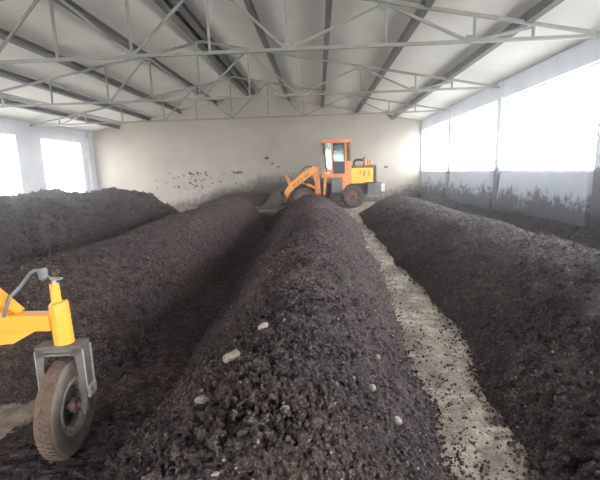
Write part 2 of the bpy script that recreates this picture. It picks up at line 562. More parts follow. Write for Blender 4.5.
class Pile:
    def __init__(self, left, right, h, y0, y1, r0, r1, seed, lump=0.05, crest=0.5, power=1.0, pad=0.12):
        self.left, self.right, self.h = left, right, h
        self.y0, self.y1, self.r0, self.r1 = y0, y1, r0, r1
        self.seed, self.lump, self.crest, self.pad = seed, lump, crest, pad

    def z(self, x, y):
        yw = y + 0.0 * x
        s = self.seed
        ed = 0.16 * fbm(y * 0.9, x * 0 + 3.3, s + 50, 3) * 2
        L = lerp_tab(yw, self.left) + ed
        Rr = lerp_tab(yw, self.right) + 0.16 * 2 * fbm(y * 0.9, x * 0 + 7.7, s + 60, 3)
        H = lerp_tab(yw, self.h)
        c = L + (Rr - L) * self.crest
        t = np.where(x < c, (c - x) / (c - L), (x - c) / (Rr - c))
        e0 = np.clip((self.y0 + self.r0 - y) / self.r0, 0, None) if self.r0 > 0 else 0 * y
        e1 = np.clip((y - self.y1 + self.r1) / self.r1, 0, None) if self.r1 > 0 else 0 * y
        t = np.sqrt(t * t + e0 * e0 + e1 * e1)
        k = 0.16
        prof = (math.sqrt(1 + k) - np.sqrt(t * t + k)) / (math.sqrt(1 + k) - math.sqrt(k))
        z = H * prof
        on = np.clip((prof + 0.03) / 0.2, 0, 1)
        z = z + on * (self.lump * 2.2 * fbm(x * 1.3, y * 1.3, s, 3) + self.lump * 1.6 * fbm(x * 5, y * 5, s + 9, 3)
                      + 0.030 * fbm(x * 14, y * 14, s + 20, 2) + 0.040 * fbm(x * 38, y * 38, s + 30, 3, 0.7))
        return z

    def grid(self, base):
        ys = [self.y0 - self.pad]
        while ys[-1] < self.y1 + self.pad:
            ys.append(ys[-1] + base * max(1.0, ys[-1] / 2.2))
        ys = np.array(ys)
        xa = min(t[1] for t in self.left) - 0.25
        xb = max(t[1] for t in self.right) + 0.25
        return xa, xb, ys

    def build(self, name, label, mat, base=0.011, dx=0.012, group=None):
        xa, xb, ys = self.grid(base)
        xs = np.arange(xa, xb + dx, dx)
        X, Y = np.meshgrid(xs, ys)
        jx = 0.5 * dx * (RNG.random(X.shape) - 0.5)
        X = X + jx
        Z = self.z(X, Y)
        # overhanging roughness
        X = X + 0.02 * fbm(X * 16, Y * 16 + Z * 9, self.seed + 70, 2)
        keep = Z > 0.004
        Zc = np.maximum(Z, 0.003)
        n, m = X.shape
        idx = np.arange(n * m).reshape(n, m)
        q = np.stack([idx[:-1, :-1], idx[:-1, 1:], idx[1:, 1:], idx[1:, :-1]], -1).reshape(-1, 4)
        kq = (keep[:-1, :-1] | keep[:-1, 1:] | keep[1:, 1:] | keep[1:, :-1]).reshape(-1)
        q = q[kq]
        used = np.unique(q)
        remap = -np.ones(n * m, dtype=np.int64)
        remap[used] = np.arange(len(used))
        q = remap[q]
        V = np.stack([X, Y, Zc], -1).reshape(-1, 3)[used]
        yc = float((self.y0 + self.y1) / 2)
        xc = float((xa + xb) / 2)
        V = V - np.array([xc, yc, 0])
        o = mesh_np(name, V, q, mat)
        o.location = (xc, yc, 0)
        tag(o, label, 'compost pile', group)
        return o


def mesh_np(name, V, F, mat):
    me = bpy.data.meshes.new(name)
    me.vertices.add(len(V))
    me.vertices.foreach_set('co', np.ascontiguousarray(V, dtype=np.float32).ravel())
    k = F.shape[1]
    me.loops.add(F.size)
    me.loops.foreach_set('vertex_index', np.ascontiguousarray(F, dtype=np.int32).ravel())
    me.polygons.add(len(F))
    me.polygons.foreach_set('loop_start', np.arange(0, F.size, k, dtype=np.int32))
    me.polygons.foreach_set('loop_total', np.full(len(F), k, dtype=np.int32))
    me.polygons.foreach_set('use_smooth', np.zeros(len(F), dtype=bool))
    me.materials.append(mat)
    me.update(calc_edges=True)
    me.validate()
    o = bpy.data.objects.new(name, me)
    COL.objects.link(o)
    return o


_bm = bmesh.new()
bmesh.ops.create_icosphere(_bm, subdivisions=1, radius=1)
_bm.verts.index_update()
ICO_V = np.array([v.co[:] for v in _bm.verts])
ICO_F = np.array([[v.index for v in f.verts] for f in _bm.faces])
_bm.free()
_bm = bmesh.new()
bmesh.ops.create_icosphere(_bm, subdivisions=2, radius=1)
_bm.verts.index_update()
ICO2_V = np.array([v.co[:] for v in _bm.verts])
ICO2_F = np.array([[v.index for v in f.verts] for f in _bm.faces])
_bm.free()


def lumps(name, P, S, mat, parent=None, org=(0, 0, 0), flat=(0.5, 1.0)):
    n = len(P)
    k = len(ICO_V)
    A = RNG.normal(size=(n, 3, 3))
    Q = np.linalg.qr(A)[0]
    sc = np.stack([RNG.uniform(0.7, 1.2, n), RNG.uniform(0.6, 1.1, n), RNG.uniform(*flat, n)], -1)
    V = ICO_V[None] * RNG.uniform(0.7, 1.15, (n, k, 1)) * sc[:, None, :]
    V = np.einsum('nkj,nij->nki', V, Q) * S[:, None, None] + P[:, None, :]
    F = (ICO_F[None] + (np.arange(n) * k)[:, None, None]).reshape(-1, 3)
    o = mesh_np(name, V.reshape(-1, 3) - np.array(org), F, mat)
    if parent:
        o.parent = parent
    return o


def scatter(pile, obj, n, ymin, ymax, smin, smax, mat, label=None):
    """loose crumbs lying on a windrow, thicker on the ground near the camera"""
    u = RNG.random(n)
    y = 1.0 / (1.0 / ymin + u * (1.0 / ymax - 1.0 / ymin))
    L = lerp_tab(y, pile.left) - 0.22
    Rr = lerp_tab(y, pile.right) + 0.22
    x = L + RNG.random(n) * (Rr - L)
    z = pile.z(x, y)
    ok = z > -0.05
    x, y, z = x[ok], y[ok], np.maximum(z[ok], 0.0)
    s = smin * (smax / smin) ** (RNG.random(len(x)) ** 2.6)
    P = np.stack([x, y, z + 0.35 * s], -1)
    o = lumps('loose_crumbs', P, s, mat, obj, obj.location)
    o['kind'] = 'stuff'
    return o


p_mid = Pile(left=[(0.5, -1.15), (2.1, -1.12), (4.5, -1.12), (8, -1.35), (14.5, -1.75)],
             right=[(0.5, 0.55), (2.1, 0.60), (4.5, 0.78), (9.8, 1.08), (14.5, 1.15)],
             h=[(0.5, 0.72), (3, 0.75), (8, 0.80), (13.3, 0.78), (15, 0.7)], y0=0.55, y1=15.1, r0=0.5, r1=1.2, seed=3, lump=0.05, crest=0.54)
p_left = Pile(left=[(2.3, -3.55), (8, -3.75), (15, -3.8)],
              right=[(2.3, -1.52), (4.5, -1.45), (8, -1.65), (15, -2.0)],
              h=[(2.3, 0.74), (5, 0.76), (11, 0.78), (15, 0.72)], y0=2.35, y1=15.1, r0=0.8, r1=1.1, seed=13, lump=0.05)
p_far = Pile(left=[(2, -8.3), (15, -8.0)], right=[(2, -4.75), (9, -4.75), (15, -4.9)],
             h=[(2, 1.10), (8, 1.17), (12, 1.12), (13.6, 1.05), (16, 0.9)], y0=1.8, y1=15.9, r0=1.2, r1=1.9, seed=23, lump=0.13)
p_right = Pile(left=[(0.8, 0.98), (2.1, 1.09), (4.5, 1.27), (13.7, 1.33), (15, 1.4)],
               right=[(0.8, 3.85), (8, 3.95), (15, 3.9)],
               h=[(0.8, 0.66), (4, 0.66), (8, 0.66), (12, 0.66), (15, 0.62)], y0=0.7, y1=15.3, r0=0.7, r1=1.3, seed=33, lump=0.045)
p_wall = Pile(left=[(0, 4.25), (18, 4.3)], right=[(0, 5.4), (18, 5.4)],
              h=[(0, 0.40), (9, 0.42), (12, 0.34), (18, 0.40)], y0=0.2, y1=18.6, r0=0.6, r1=0.8, seed=43, lump=0.07)
p_end = Pile(left=[(18.3, -6.2), (20, -6.2)], right=[(18.3, -0.6), (20, -0.6)],
             h=[(18.4, 0.62), (20.6, 0.68)], y0=18.45, y1=21.0, r0=1.2, r1=0.3, seed=53, lump=0.08)

o_mid = p_mid.build('compost_windrow', 'long dark compost windrow in the middle, running straight from the camera to the loader', M['compost'])
o_left = p_left.build('compost_windrow', 'dark compost windrow directly behind the yellow caster wheel, left of the middle one', M['compost'], dx=0.022, base=0.018)
o_far = p_far.build('compost_windrow', 'tall lumpy compost windrow on the far left, in front of the left window', M['compost_grey'], dx=0.03, base=0.02)
o_right = p_right.build('compost_windrow', 'broad grey-topped compost windrow on the right, between the pale path and the windows', M['compost_grey'], dx=0.02, base=0.014)


def wall_heap(pile, name, label, xmax=None, ymax=None, mat=None):
    xa, xb, ys = pile.grid(0.02)
    if ymax:
        ys = np.arange(pile.y0 - 0.1, ymax + 1e-6, 0.04)
        ys[-1] = ymax
    xs = np.arange(xa, (xmax or xb) + 1e-6, 0.035)
    if xmax:
        xs[-1] = xmax
    X, Y = np.meshgrid(xs, ys)
    Z = pile.z(X, Y)
    keep = Z > 0.004
    Zc = np.maximum(Z, 0.003)
    n, m = X.shape
    idx = np.arange(n * m).reshape(n, m)
    q = np.stack([idx[:-1, :-1], idx[:-1, 1:], idx[1:, 1:], idx[1:, :-1]], -1).reshape(-1, 4)
    kq = (keep[:-1, :-1] | keep[:-1, 1:] | keep[1:, 1:] | keep[1:, :-1]).reshape(-1)
    q = q[kq]
    used = np.unique(q)
    remap = -np.ones(n * m, dtype=np.int64)
    remap[used] = np.arange(len(used))
    V = np.stack([X, Y, Zc], -1).reshape(-1, 3)[used]
    c = V.mean(0)
    c[2] = 0
    o = mesh_np(name, V - c, remap[q], mat)
    o.location = c
    return tag(o, label, 'compost heap')


wall_heap(p_wall, 'compost_heap', 'low dark compost bank swept against the soiled right wall', xmax=XR - 0.12, mat=M['compost_grey'])
wall_heap(p_end, 'compost_heap', 'low dark compost bank against the end wall behind the loader bucket', ymax=YB - 0.01, mat=M['compost'])

scatter(p_mid, o_mid, 60000, 0.7, 15, 0.0025, 0.020, M['crumb'])
def chips(pile, obj, n, ymin, ymax):
    u = RNG.random(n)
    y = 1.0 / (1.0 / ymin + u * (1.0 / ymax - 1.0 / ymin))
    L, Rr = lerp_tab(y, pile.left), lerp_tab(y, pile.right)
    x = L + RNG.random(n) * (Rr - L)
    z = pile.z(x, y)
    s = 0.003 * 4.5 ** (RNG.random(n) ** 3) * (1 + 0.10 * y)
    o = lumps('pale_chips', np.stack([x, y, z + 0.6 * s], -1), s, M['pale_clod'], obj, obj.location, (0.25, 0.6))
    o['kind'] = 'stuff'
    o['label'] = 'pale dry chips'


chips(p_mid, o_mid, 1100, 0.8, 12)
chips(p_right, o_right, 900, 1.5, 13)
chips(p_left, o_left, 250, 2.6, 12)
scatter(p_left, o_left, 22000, 2.4, 15, 0.004, 0.024, M['crumb'])
scatter(p_right, o_right, 40000, 0.9, 15, 0.003, 0.024, M['crumb'])
scatter(p_far, o_far, 5000, 5.0, 16, 0.012, 0.075, M['compost_grey'])

# crumbs strewn over the trench and along both edges of the path
n = 9000
u = RNG.random(n)
y = 1.0 / (1 / 1.0 + u * (1 / 16.5 - 1 / 1.0))
pl = np.interp(y, [0.5, 2.1, 4.5, 9.8, 14.5, 20], [0.55, 0.62, 0.82, 1.12, 1.15, 1.15])
pr = np.interp(y, [0.8, 2.1, 4.5, 13.7, 20], [1.05, 1.16, 1.36, 1.36, 1.36])
e = RNG.random(n)
t = np.where(e < 0.5, np.abs(RNG.normal(0, 0.28, n)), 1 - np.abs(RNG.normal(0, 0.22, n)))
x = pl + (pr - pl) * t
s = 0.002 * (7.0) ** (RNG.random(n) ** 3.0)
P1 = np.stack([x, y, 0.3 * s], -1)
m2 = 9000
u = RNG.random(m2)
y2 = 1.0 / (1 / 1.6 + u * (1 / 15.5 - 1 / 1.6))
a = np.interp(y2, [2.1, 4.5, 8, 15], [-1.55, -1.5, -1.7, -2.05])
b = np.interp(y2, [2.1, 4.5, 8, 14.5], [-1.1, -1.1, -1.33, -1.73])
x2 = a + (b - a) * RNG.random(m2)
s2 = 0.005 * (6.0) ** (RNG.random(m2) ** 2)
P2 = np.stack([x2, y2, 0.25 * s2], -1)
tag(lumps('spilled_crumbs', np.concatenate([P1, P2]), np.concatenate([s, s2]), M['crumb']),
    'loose compost crumbs strewn over the pale path and the dark trench floor', 'crumbs', kind='stuff')
# trench floor carpeted with trodden compost
p_tr = Pile(left=[(1, -2.0), (4.5, -1.8), (15, -2.4)], right=[(1, -0.8), (4.5, -0.9), (15, -1.4)], h=[(1, 0.03), (15, 0.03)],
            y0=1.0, y1=15.6, r0=0.3, r1=0.5, seed=63, lump=0.012)
ob = p_tr.build('trodden_compost', 'thin trodden layer of compost on the trench floor left of the middle windrow', M['compost'], dx=0.03, base=0.02)
ob['category'] = 'compost layer'


def clod(pile, x, y, r, label, mat=None):
    z = float(pile.z(np.array([x]), np.array([y]))[0])
    k = len(ICO2_V)
    sc = np.array([RNG.uniform(0.9, 1.3), RNG.uniform(0.7, 1.0), RNG.uniform(0.45, 0.7)])
    nz = 1 + 0.5 * fbm(ICO2_V[:, 0] * 1.7 + x * 31, ICO2_V[:, 1] * 1.7 + ICO2_V[:, 2] * 1.3 + y * 17, 5, 2)
    V = ICO2_V * nz[:, None] * sc * r
    o = mesh_np('compost_clod', V, ICO2_F, mat or M['pale_clod'])
    o.location = (x, y, max(z, 0) + r * 0.38)
    o.rotation_euler = (0.3 * RNG.normal(), 0.3 * RNG.normal(), RNG.uniform(0, 6))
    return tag(o, label, 'clod', 'pale clods on the windrows')


CL = [(-0.46, 1.40, 0.034, 'pale dry clod low on the middle windrow, left face, near the lower picture edge'),
      (-0.42, 1.72, 0.042, 'largest pale dry clod on the left face of the middle windrow'),
      (-0.37, 1.69, 0.022, 'small pale clod just right of the largest one on the middle windrow'),
      (-0.42, 1.80, 0.024, 'pale clod just beyond the largest one on the middle windrow'),
      (-0.30, 1.95, 0.024, 'pale clod on the upper left face of the middle windrow, past the largest one'),
      (-0.13, 1.22, 0.016, 'small whitish clod on the middle windrow crest at the lower picture edge'),
      (0.24, 1.85, 0.026, 'flat pale clod on the right face of the middle windrow'),
      (0.36, 1.80, 0.024, 'pale clod low on the right face of the middle windrow, toward the path'),
      (0.33, 2.25, 0.018, 'small pale clod higher up the right face of the middle windrow'),
      (0.46, 1.52, 0.034, 'broad pale clod at the foot of the middle windrow beside the near path')]
for x, y, r, lb in CL:
    clod(p_mid, x, y, r, lb)

# ------------------------------------------------------------------ splashes on the end wall
sp = [(-6.25, 1.62, .07), (-6.03, 1.28, .06), (-6.1, 1.55, .05), (-5.9, 1.6, .06), (-5.5, 1.62, .05), (-5.45, 1.5, .045), (-5.6, 1.3, .05), (-6.3, 1.15, .05),
      (-6.6, 1.5, .05), (-3.94, 1.56, .07), (-4.1, 1.58, .05), (-3.8, 1.6, .06), (-3.7, 1.55, .04), (-2.49, 2.23, .07), (-2.2, 1.95, .05), (-1.92, 1.79, .06),
      (3.25, 1.63, .07), (-7.1, 1.4, .035), (-7.5, 1.2, .035), (-6.9, 0.95, .05), (-5.2, 1.1, .05), (-4.8, 1.15, .05), (-8.0, 1.3, .03), (-6.0, 1.0, .05), (-5.7, 0.9, .06)]
for k in range(60):
    xx = random.gauss(-6.0, 1.0)
    sp.append((xx, max(0.5, random.gauss(1.15, 0.3)), random.uniform(.012, .035)))
SV, SF, off = [], [], 0
for x, z, r in sp:
    nn = 9
    SV.append((x, YB - 0.014, z))
    for k in range(nn):
        a = 2 * PI * k / nn
        rr = 1.35 * r * random.uniform(0.4, 1.15)
        SV.append((x + rr * math.cos(a) * 1.2, YB - 0.002, z + rr * math.sin(a) * 0.9))
    for k in range(nn):
        SF.append((off, off + 1 + k, off + 1 + (k + 1) % nn))
    off += nn + 1
o = mesh_np('compost_splashes', np.array(SV), np.array(SF), M['splat'])
tag(o, 'dark dried splashes of compost stuck to the pale end wall', 'splashes', kind='stuff')


# ------------------------------------------------------------------ wheel loader (faces left, side on)
LY = 17.4
ld = thing('wheel_loader', 'small orange and yellow wheel loader parked along the end wall with its bucket lowered', 'loader', (0.4, LY, 0))
OR, YE, BK = M['orange'], M['yellow'], M['black']


def lb(mb, name, mat, parent=ld, smooth=False, bevel=0.0, label=None):
    o = mb.build(name, mat, parent, smooth, bevel)
    if label:
        o['label'] = label
    return o


def tyre_mesh(cx, cy, cz, r, w, axis, n=48, lugs=18, lug=0.02, rin=0.55):
    mb = MB()
    pr = [(r * rin, -w * 0.36), (r * 0.80, -w * 0.5), (r * 0.94, -w * 0.47), (r, -w * 0.33), (r, w * 0.33), (r * 0.94, w * 0.47), (r * 0.80, w * 0.5), (r * rin, w * 0.36)]
    mb.lathe(pr, (cx, cy, cz), axis, n)
    return mb


for x in (-0.62, 1.42):
    for sgn in (-1, 1):
        cy = LY + sgn * 0.74
        mb = tyre_mesh(x, cy, 0.455, 0.435, 0.30, 'y')
        for k in range(20):
            a0 = 2 * PI * k / 20
            for side in (-1, 1):
                a = a0 + (0.157 if side > 0 else 0)
                p0 = Vector((x + 0.437 * math.cos(a), cy + side * 0.13, 0.455 + 0.437 * math.sin(a)))
                p1 = Vector((x + 0.437 * math.cos(a + 0.12), cy, 0.455 + 0.437 * math.sin(a + 0.12)))
                mb.bar(p0, p1, 0.05, 0.035, up=(math.cos(a), 0, math.sin(a)))
        ty = lb(mb, 'wheel', M['rubber'], smooth=True)
        rm = MB()
        rm.lathe([(0.0001, sgn * 0.06), (0.10, sgn * 0.06), (0.12, sgn * 0.03), (0.20, sgn * 0.02), (0.235, sgn * 0.10), (0.25, sgn * 0.10), (0.25, -sgn * 0.10), (0.0001, -sgn * 0.10)], (x, cy, 0.455), 'y', 32)
        lb(rm, 'rim', M['rim'], ty, smooth=True)
        hb = MB().lathe([(0.0001, 0.05 * sgn), (0.0001, 0.10 * sgn), (0.07, 0.10 * sgn), (0.085, 0.05 * sgn)], (x, cy, 0.455), 'y', 20)
        lb(hb, 'hub', M['chassis'], ty, smooth=True)

# chassis
lb(MB().box(0.55, 2.25, LY - 0.36, LY + 0.36, 0.50, 0.96, 0.02).box(1.30, 1.54, LY - 0.62, LY + 0.62, 0.38, 0.54, 0.02), 'rear_chassis', M['chassis'])
lb(MB().prism([(-1.0, 0.42), (0.30, 0.42), (0.30, 0.85), (-0.1, 1.0), (-0.9, 0.75)], LY - 0.30, LY + 0.30).box(-0.74, -0.5, LY - 0.62, LY + 0.62, 0.38, 0.54, 0.02), 'front_chassis', M['chassis'])
lb(MB().tube([(0.42, LY, 0.38), (0.42, LY, 1.0)], 0.09, 16).box(0.25, 0.6, LY - 0.12, LY + 0.12, 0.5, 0.62), 'articulation_joint', M['chassis'], smooth=True)
# tower plates that carry the arms
for sgn in (-1, 1):
    yy = LY + sgn * 0.42
    lb(MB().prism([(-0.14, 0.42), (0.10, 0.42), (0.06, 1.0), (-0.02, 1.70), (-0.26, 1.74), (-0.30, 1.55), (-0.16, 1.1)], yy - 0.035, yy + 0.035), 'arm_tower', OR, bevel=0.008)
lb(MB().tube([(-0.16, LY - 0.45, 1.60), (-0.16, LY + 0.45, 1.60)], 0.05, 14), 'tower_pin', M['chassis'], smooth=True)
# lift arms with dark lettering
for sgn in (-1, 1):
    yy = LY + sgn * 0.50
    arm = lb(MB().prism([(-0.08, 1.66), (-0.22, 1.72), (-0.62, 1.50), (-1.20, 1.06), (-1.44, 0.72), (-1.52, 0.30), (-1.38, 0.30), (-1.26, 0.60), (-1.02, 0.86), (-0.50, 1.22), (-0.12, 1.48)],
                        yy - 0.04, yy + 0.04), 'lift_arm', M['arm_paint'], bevel=0.012)
    if sgn < 0:
        # painted characters along the outer face of the near arm
        d = Vector((-0.58, 0, -0.44)).normalized()
        nrm = Vector((-d.z, 0, d.x))
        let = MB()
        base = Vector((-0.42, yy - 0.046, 1.43))
        pos = [0.0, 0.11, 0.19] + [0.36 + 0.105 * k for k in range(5)]
        for i, u0 in enumerate(pos):
            c = base + d * u0
            let.bar(c - nrm * 0.05 * -1, c + nrm * 0.05 * -1, 0.018, 0.008, up=(0, 1, 0))
            let.bar(c + nrm * 0.04 - d * 0.035, c + nrm * 0.04 + d * 0.035, 0.018, 0.008, up=(0, 1, 0))
            let.bar(c - nrm * 0.04 - d * 0.035, c - nrm * 0.04 + d * 0.03, 0.018, 0.008, up=(0, 1, 0))
            if i % 2:
                let.bar(c - d * 0.035 - nrm * 0.04, c - d * 0.035 + nrm * 0.04, 0.016, 0.008, up=(0, 1, 0))
        lb(let, 'arm_lettering', BK, arm, label='small dark painted characters along the lift arm')
    # lift cylinder below each arm
    y2 = LY + sgn * 0.38
    cyl = lb(MB().tube([(0.0, y2, 0.78), (-0.52, y2, 0.98)], 0.055, 14), 'lift_cylinder', OR, smooth=True)
    lb(MB().tube([(-0.5, y2, 0.975), (-0.86, y2, 1.12)], 0.03, 12), 'piston_rod', M['chrome'], cyl, smooth=True)
lb(MB().tube([(-1.05, LY - 0.5, 1.0), (-1.05, LY + 0.5, 1.0)], 0.06, 14), 'arm_cross_tube', OR, smooth=True)
# tilt lever and its cylinder
lb(MB().prism([(-1.46, 1.42), (-1.34, 1.38), (-1.12, 0.98), (-1.34, 0.52), (-1.44, 0.54), (-1.30, 0.96)], LY - 0.05, LY + 0.05), 'tilt_lever', OR, bevel=0.008)
tc = lb(MB().tube([(-0.20, LY, 1.52), (-0.80, LY, 1.44)], 0.065, 14), 'tilt_cylinder', OR, smooth=True)
lb(MB().tube([(-0.78, LY, 1.445), (-1.38, LY, 1.36)], 0.03, 12), 'piston_rod', M['chrome'], tc, smooth=True)
for dy in (-0.2, -0.12):
    lb(MB().tube([(-0.20, LY + dy, 1.5), (-0.28, LY + dy, 1.72), (-0.42, LY + dy, 1.76), (-0.6, LY + dy, 1.68), (-0.82, LY + dy, 1.46)], 0.022, 8), 'hydraulic_hose', M['hose'], smooth=True)
# bucket: curved shell with side plates, lip and teeth edge
prof = [(-2.50, 0.04), (-2.0, 0.04), (-1.72, 0.10), (-1.56, 0.26), (-1.52, 0.48), (-1.60, 0.70), (-1.74, 0.82)]
inner = [(-1.77, 0.79), (-1.64, 0.68), (-1.57, 0.48), (-1.60, 0.29), (-1.75, 0.15), (-2.0, 0.09), (-2.50, 0.065)]
bk = MB().prism(prof + inner, LY - 0.95, LY + 0.95)
bkt = lb(bk, 'bucket', M['bucket'])
for sgn in (-1, 1):
    yy = LY + sgn * 0.955
    lb(MB().prism([(-2.48, 0.04), (-2.0, 0.04), (-1.72, 0.10), (-1.56, 0.26), (-1.52, 0.48), (-1.60, 0.70), (-1.74, 0.82), (-1.95, 0.62), (-2.30, 0.20)], yy - 0.02, yy + 0.02), 'side_plate', M['bucket'], bkt)
lb(MB().box(-2.6, -2.42, LY - 0.97, LY + 0.97, 0.03, 0.075), 'cutting_edge', M['fork'], bkt)
for sgn in (-1, 1):
    lb(MB().prism([(-1.54, 0.25), (-1.36, 0.22), (-1.36, 0.38), (-1.40, 0.62), (-1.54, 0.6)], LY + sgn * 0.47 - 0.08, LY + sgn * 0.47 - 0.05), 'hinge_bracket', M['bucket'], bkt)

# cab: floor, pillars, roof, panes, seat, wheel
cy0, cy1 = LY - 0.60, LY + 0.60
cab = lb(MB().box(0.14, 1.36, cy0 - 0.02, cy1 + 0.02, 1.24, 1.40, 0.02), 'cab_floor', OR)
rf = lb(MB().box(0.16, 1.36, cy0 - 0.05, cy1 + 0.05, 2.64, 2.78, 0.03), 'cab_roof', OR)
for yy in (cy0, cy1):
    s = 0.035
    lb(MB().bar((0.26, yy, 2.66), (0.34, yy, 1.38), 0.05, 0.05), 'cab_pillar', M['chassis'], label='dark front cab pillar')
    lb(MB().bar((0.56, yy, 2.66), (0.56, yy, 1.38), 0.07, 0.06), 'cab_pillar', OR)
    lb(MB().bar((1.13, yy, 2.66), (1.13, yy, 1.38), 0.09, 0.06), 'cab_pillar', OR)
    lb(MB().bar((1.28, yy, 2.66), (1.28, yy, 1.9), 0.10, 0.06), 'cab_pillar', M['rim'], label='rust brown rear cab pillar')
    lb(MB().prism([(1.08, 1.38), (1.36, 1.38), (1.36, 1.92), (1.18, 1.92)], yy - 0.03, yy + 0.03), 'rear_quarter_panel', OR)
    lb(MB().prism([(0.29, 2.64), (0.53, 2.64), (0.53, 1.55), (0.37, 1.55)], yy - 0.006, yy + 0.006), 'side_window', M['glass_pale'])
    dr = lb(MB().prism([(0.60, 1.40), (1.03, 1.40), (1.08, 1.55), (1.08, 1.90), (0.60, 1.90)], yy - 0.02, yy + 0.02), 'door', M['seat'], label='dark lower cab door panel')
    fr = MB()
    for (xa, xb, za, zb) in ((0.60, 0.635, 1.90, 2.64), (1.05, 1.085, 1.90, 2.64), (0.635, 1.05, 2.60, 2.64), (0.60, 1.085, 1.86, 1.90)):
        fr.box(xa, xb, yy - 0.022, yy + 0.022, za, zb)
    lb(fr, 'door_frame', BK, dr)
    lb(MB().box(0.635, 1.05, yy - 0.006, yy + 0.006, 1.90, 2.60), 'door_pane', M['glass'], dr)
    lb(MB().bar((0.66, yy - 0.03, 1.82), (0.80, yy - 0.03, 1.82), 0.03, 0.03), 'door_handle', M['fork'], dr)
lb(MB().add([(0.27, cy0, 2.64), (0.27, cy1, 2.64), (0.36, cy1, 1.6), (0.36, cy0, 1.6), (0.283, cy0, 2.64), (0.283, cy1, 2.64), (0.373, cy1, 1.6), (0.373, cy0, 1.6)],
            [(0, 1, 2, 3), (7, 6, 5, 4), (0, 4, 5, 1), (1, 5, 6, 2), (2, 6, 7, 3), (3, 7, 4, 0)]), 'windscreen', M['glass'])
lb(MB().box(1.30, 1.312, cy0 + 0.03, cy1 - 0.03, 1.92, 2.64), 'rear_window', M['glass'])
cw = lb(MB().prism([(0.12, 1.28), (0.56, 1.28), (0.56, 1.58), (0.36, 1.66), (0.20, 1.60)], cy0 - 0.01, cy1 + 0.01), 'front_cowl', OR, bevel=0.015)
for yy in (cy0 - 0.03, cy1 + 0.03):
    lb(MB().box(0.28, 0.46, yy - 0.03, yy + 0.03, 1.40, 1.47, 0.01), 'headlamp', M['lamp'], cw)
lb(MB().box(0.80, 1.15, LY - 0.25, LY + 0.25, 1.40, 1.72, 0.05).box(1.05, 1.18, LY - 0.25, LY + 0.25, 1.70, 2.15, 0.05), 'driver_seat', M['seat'])
sw = MB()
sw.tube([(0.45, LY, 1.5), (0.58, LY, 1.95)], 0.03, 10)
ring = [(0.58 + 0.08 * math.cos(a), LY + 0.19 * math.sin(a), 1.96 - 0.05 * math.cos(a)) for a in [2 * PI * k / 20 for k in range(21)]]
sw.tube(ring, 0.018, 8)
lb(sw, 'steering_wheel', M['seat'], smooth=True)
for yy in (cy0 - 0.14, cy1 + 0.14):
    mr = lb(MB().box(0.20, 0.24, yy - 0.08, yy + 0.08, 2.22, 2.56, 0.012), 'mirror', BK)
    lb(MB().tube([(0.26, (cy0 if yy < LY else cy1), 2.5), (0.23, yy, 2.5)], 0.012, 8), 'mirror_bracket', BK, mr)
# boxes below the cab: tank, steps
for sgn in (-1, 1):
    yy = LY + sgn * 0.55
    tk = lb(MB().box(0.52, 0.98, yy - 0.14, yy + 0.14, 0.62, 1.22, 0.03), 'side_tank', M['counter'], label='dark grey tank box under the cab')
    lb(MB().box(0.54, 0.92, yy + sgn * 0.14 - 0.02, yy + sgn * 0.14 + 0.12 * sgn + 0.02, 0.40, 0.44).bar((0.56, yy + sgn * 0.15, 0.42), (0.56, yy + sgn * 0.15, 0.64), 0.03)
       .bar((0.9, yy + sgn * 0.15, 0.42), (0.9, yy + sgn * 0.15, 0.64), 0.03), 'step', M['chassis'], tk)
    lb(MB().prism([(0.98, 1.26), (1.36, 1.26), (1.36, 1.0), (1.14, 0.92), (1.02, 0.70), (0.96, 0.72)], yy - 0.16, yy + 0.16), 'mudguard', OR, bevel=0.01)
    lb(MB().bar((0.30, yy, 1.26), (0.22, yy, 0.55), 0.10, 0.06), 'cab_support', OR)
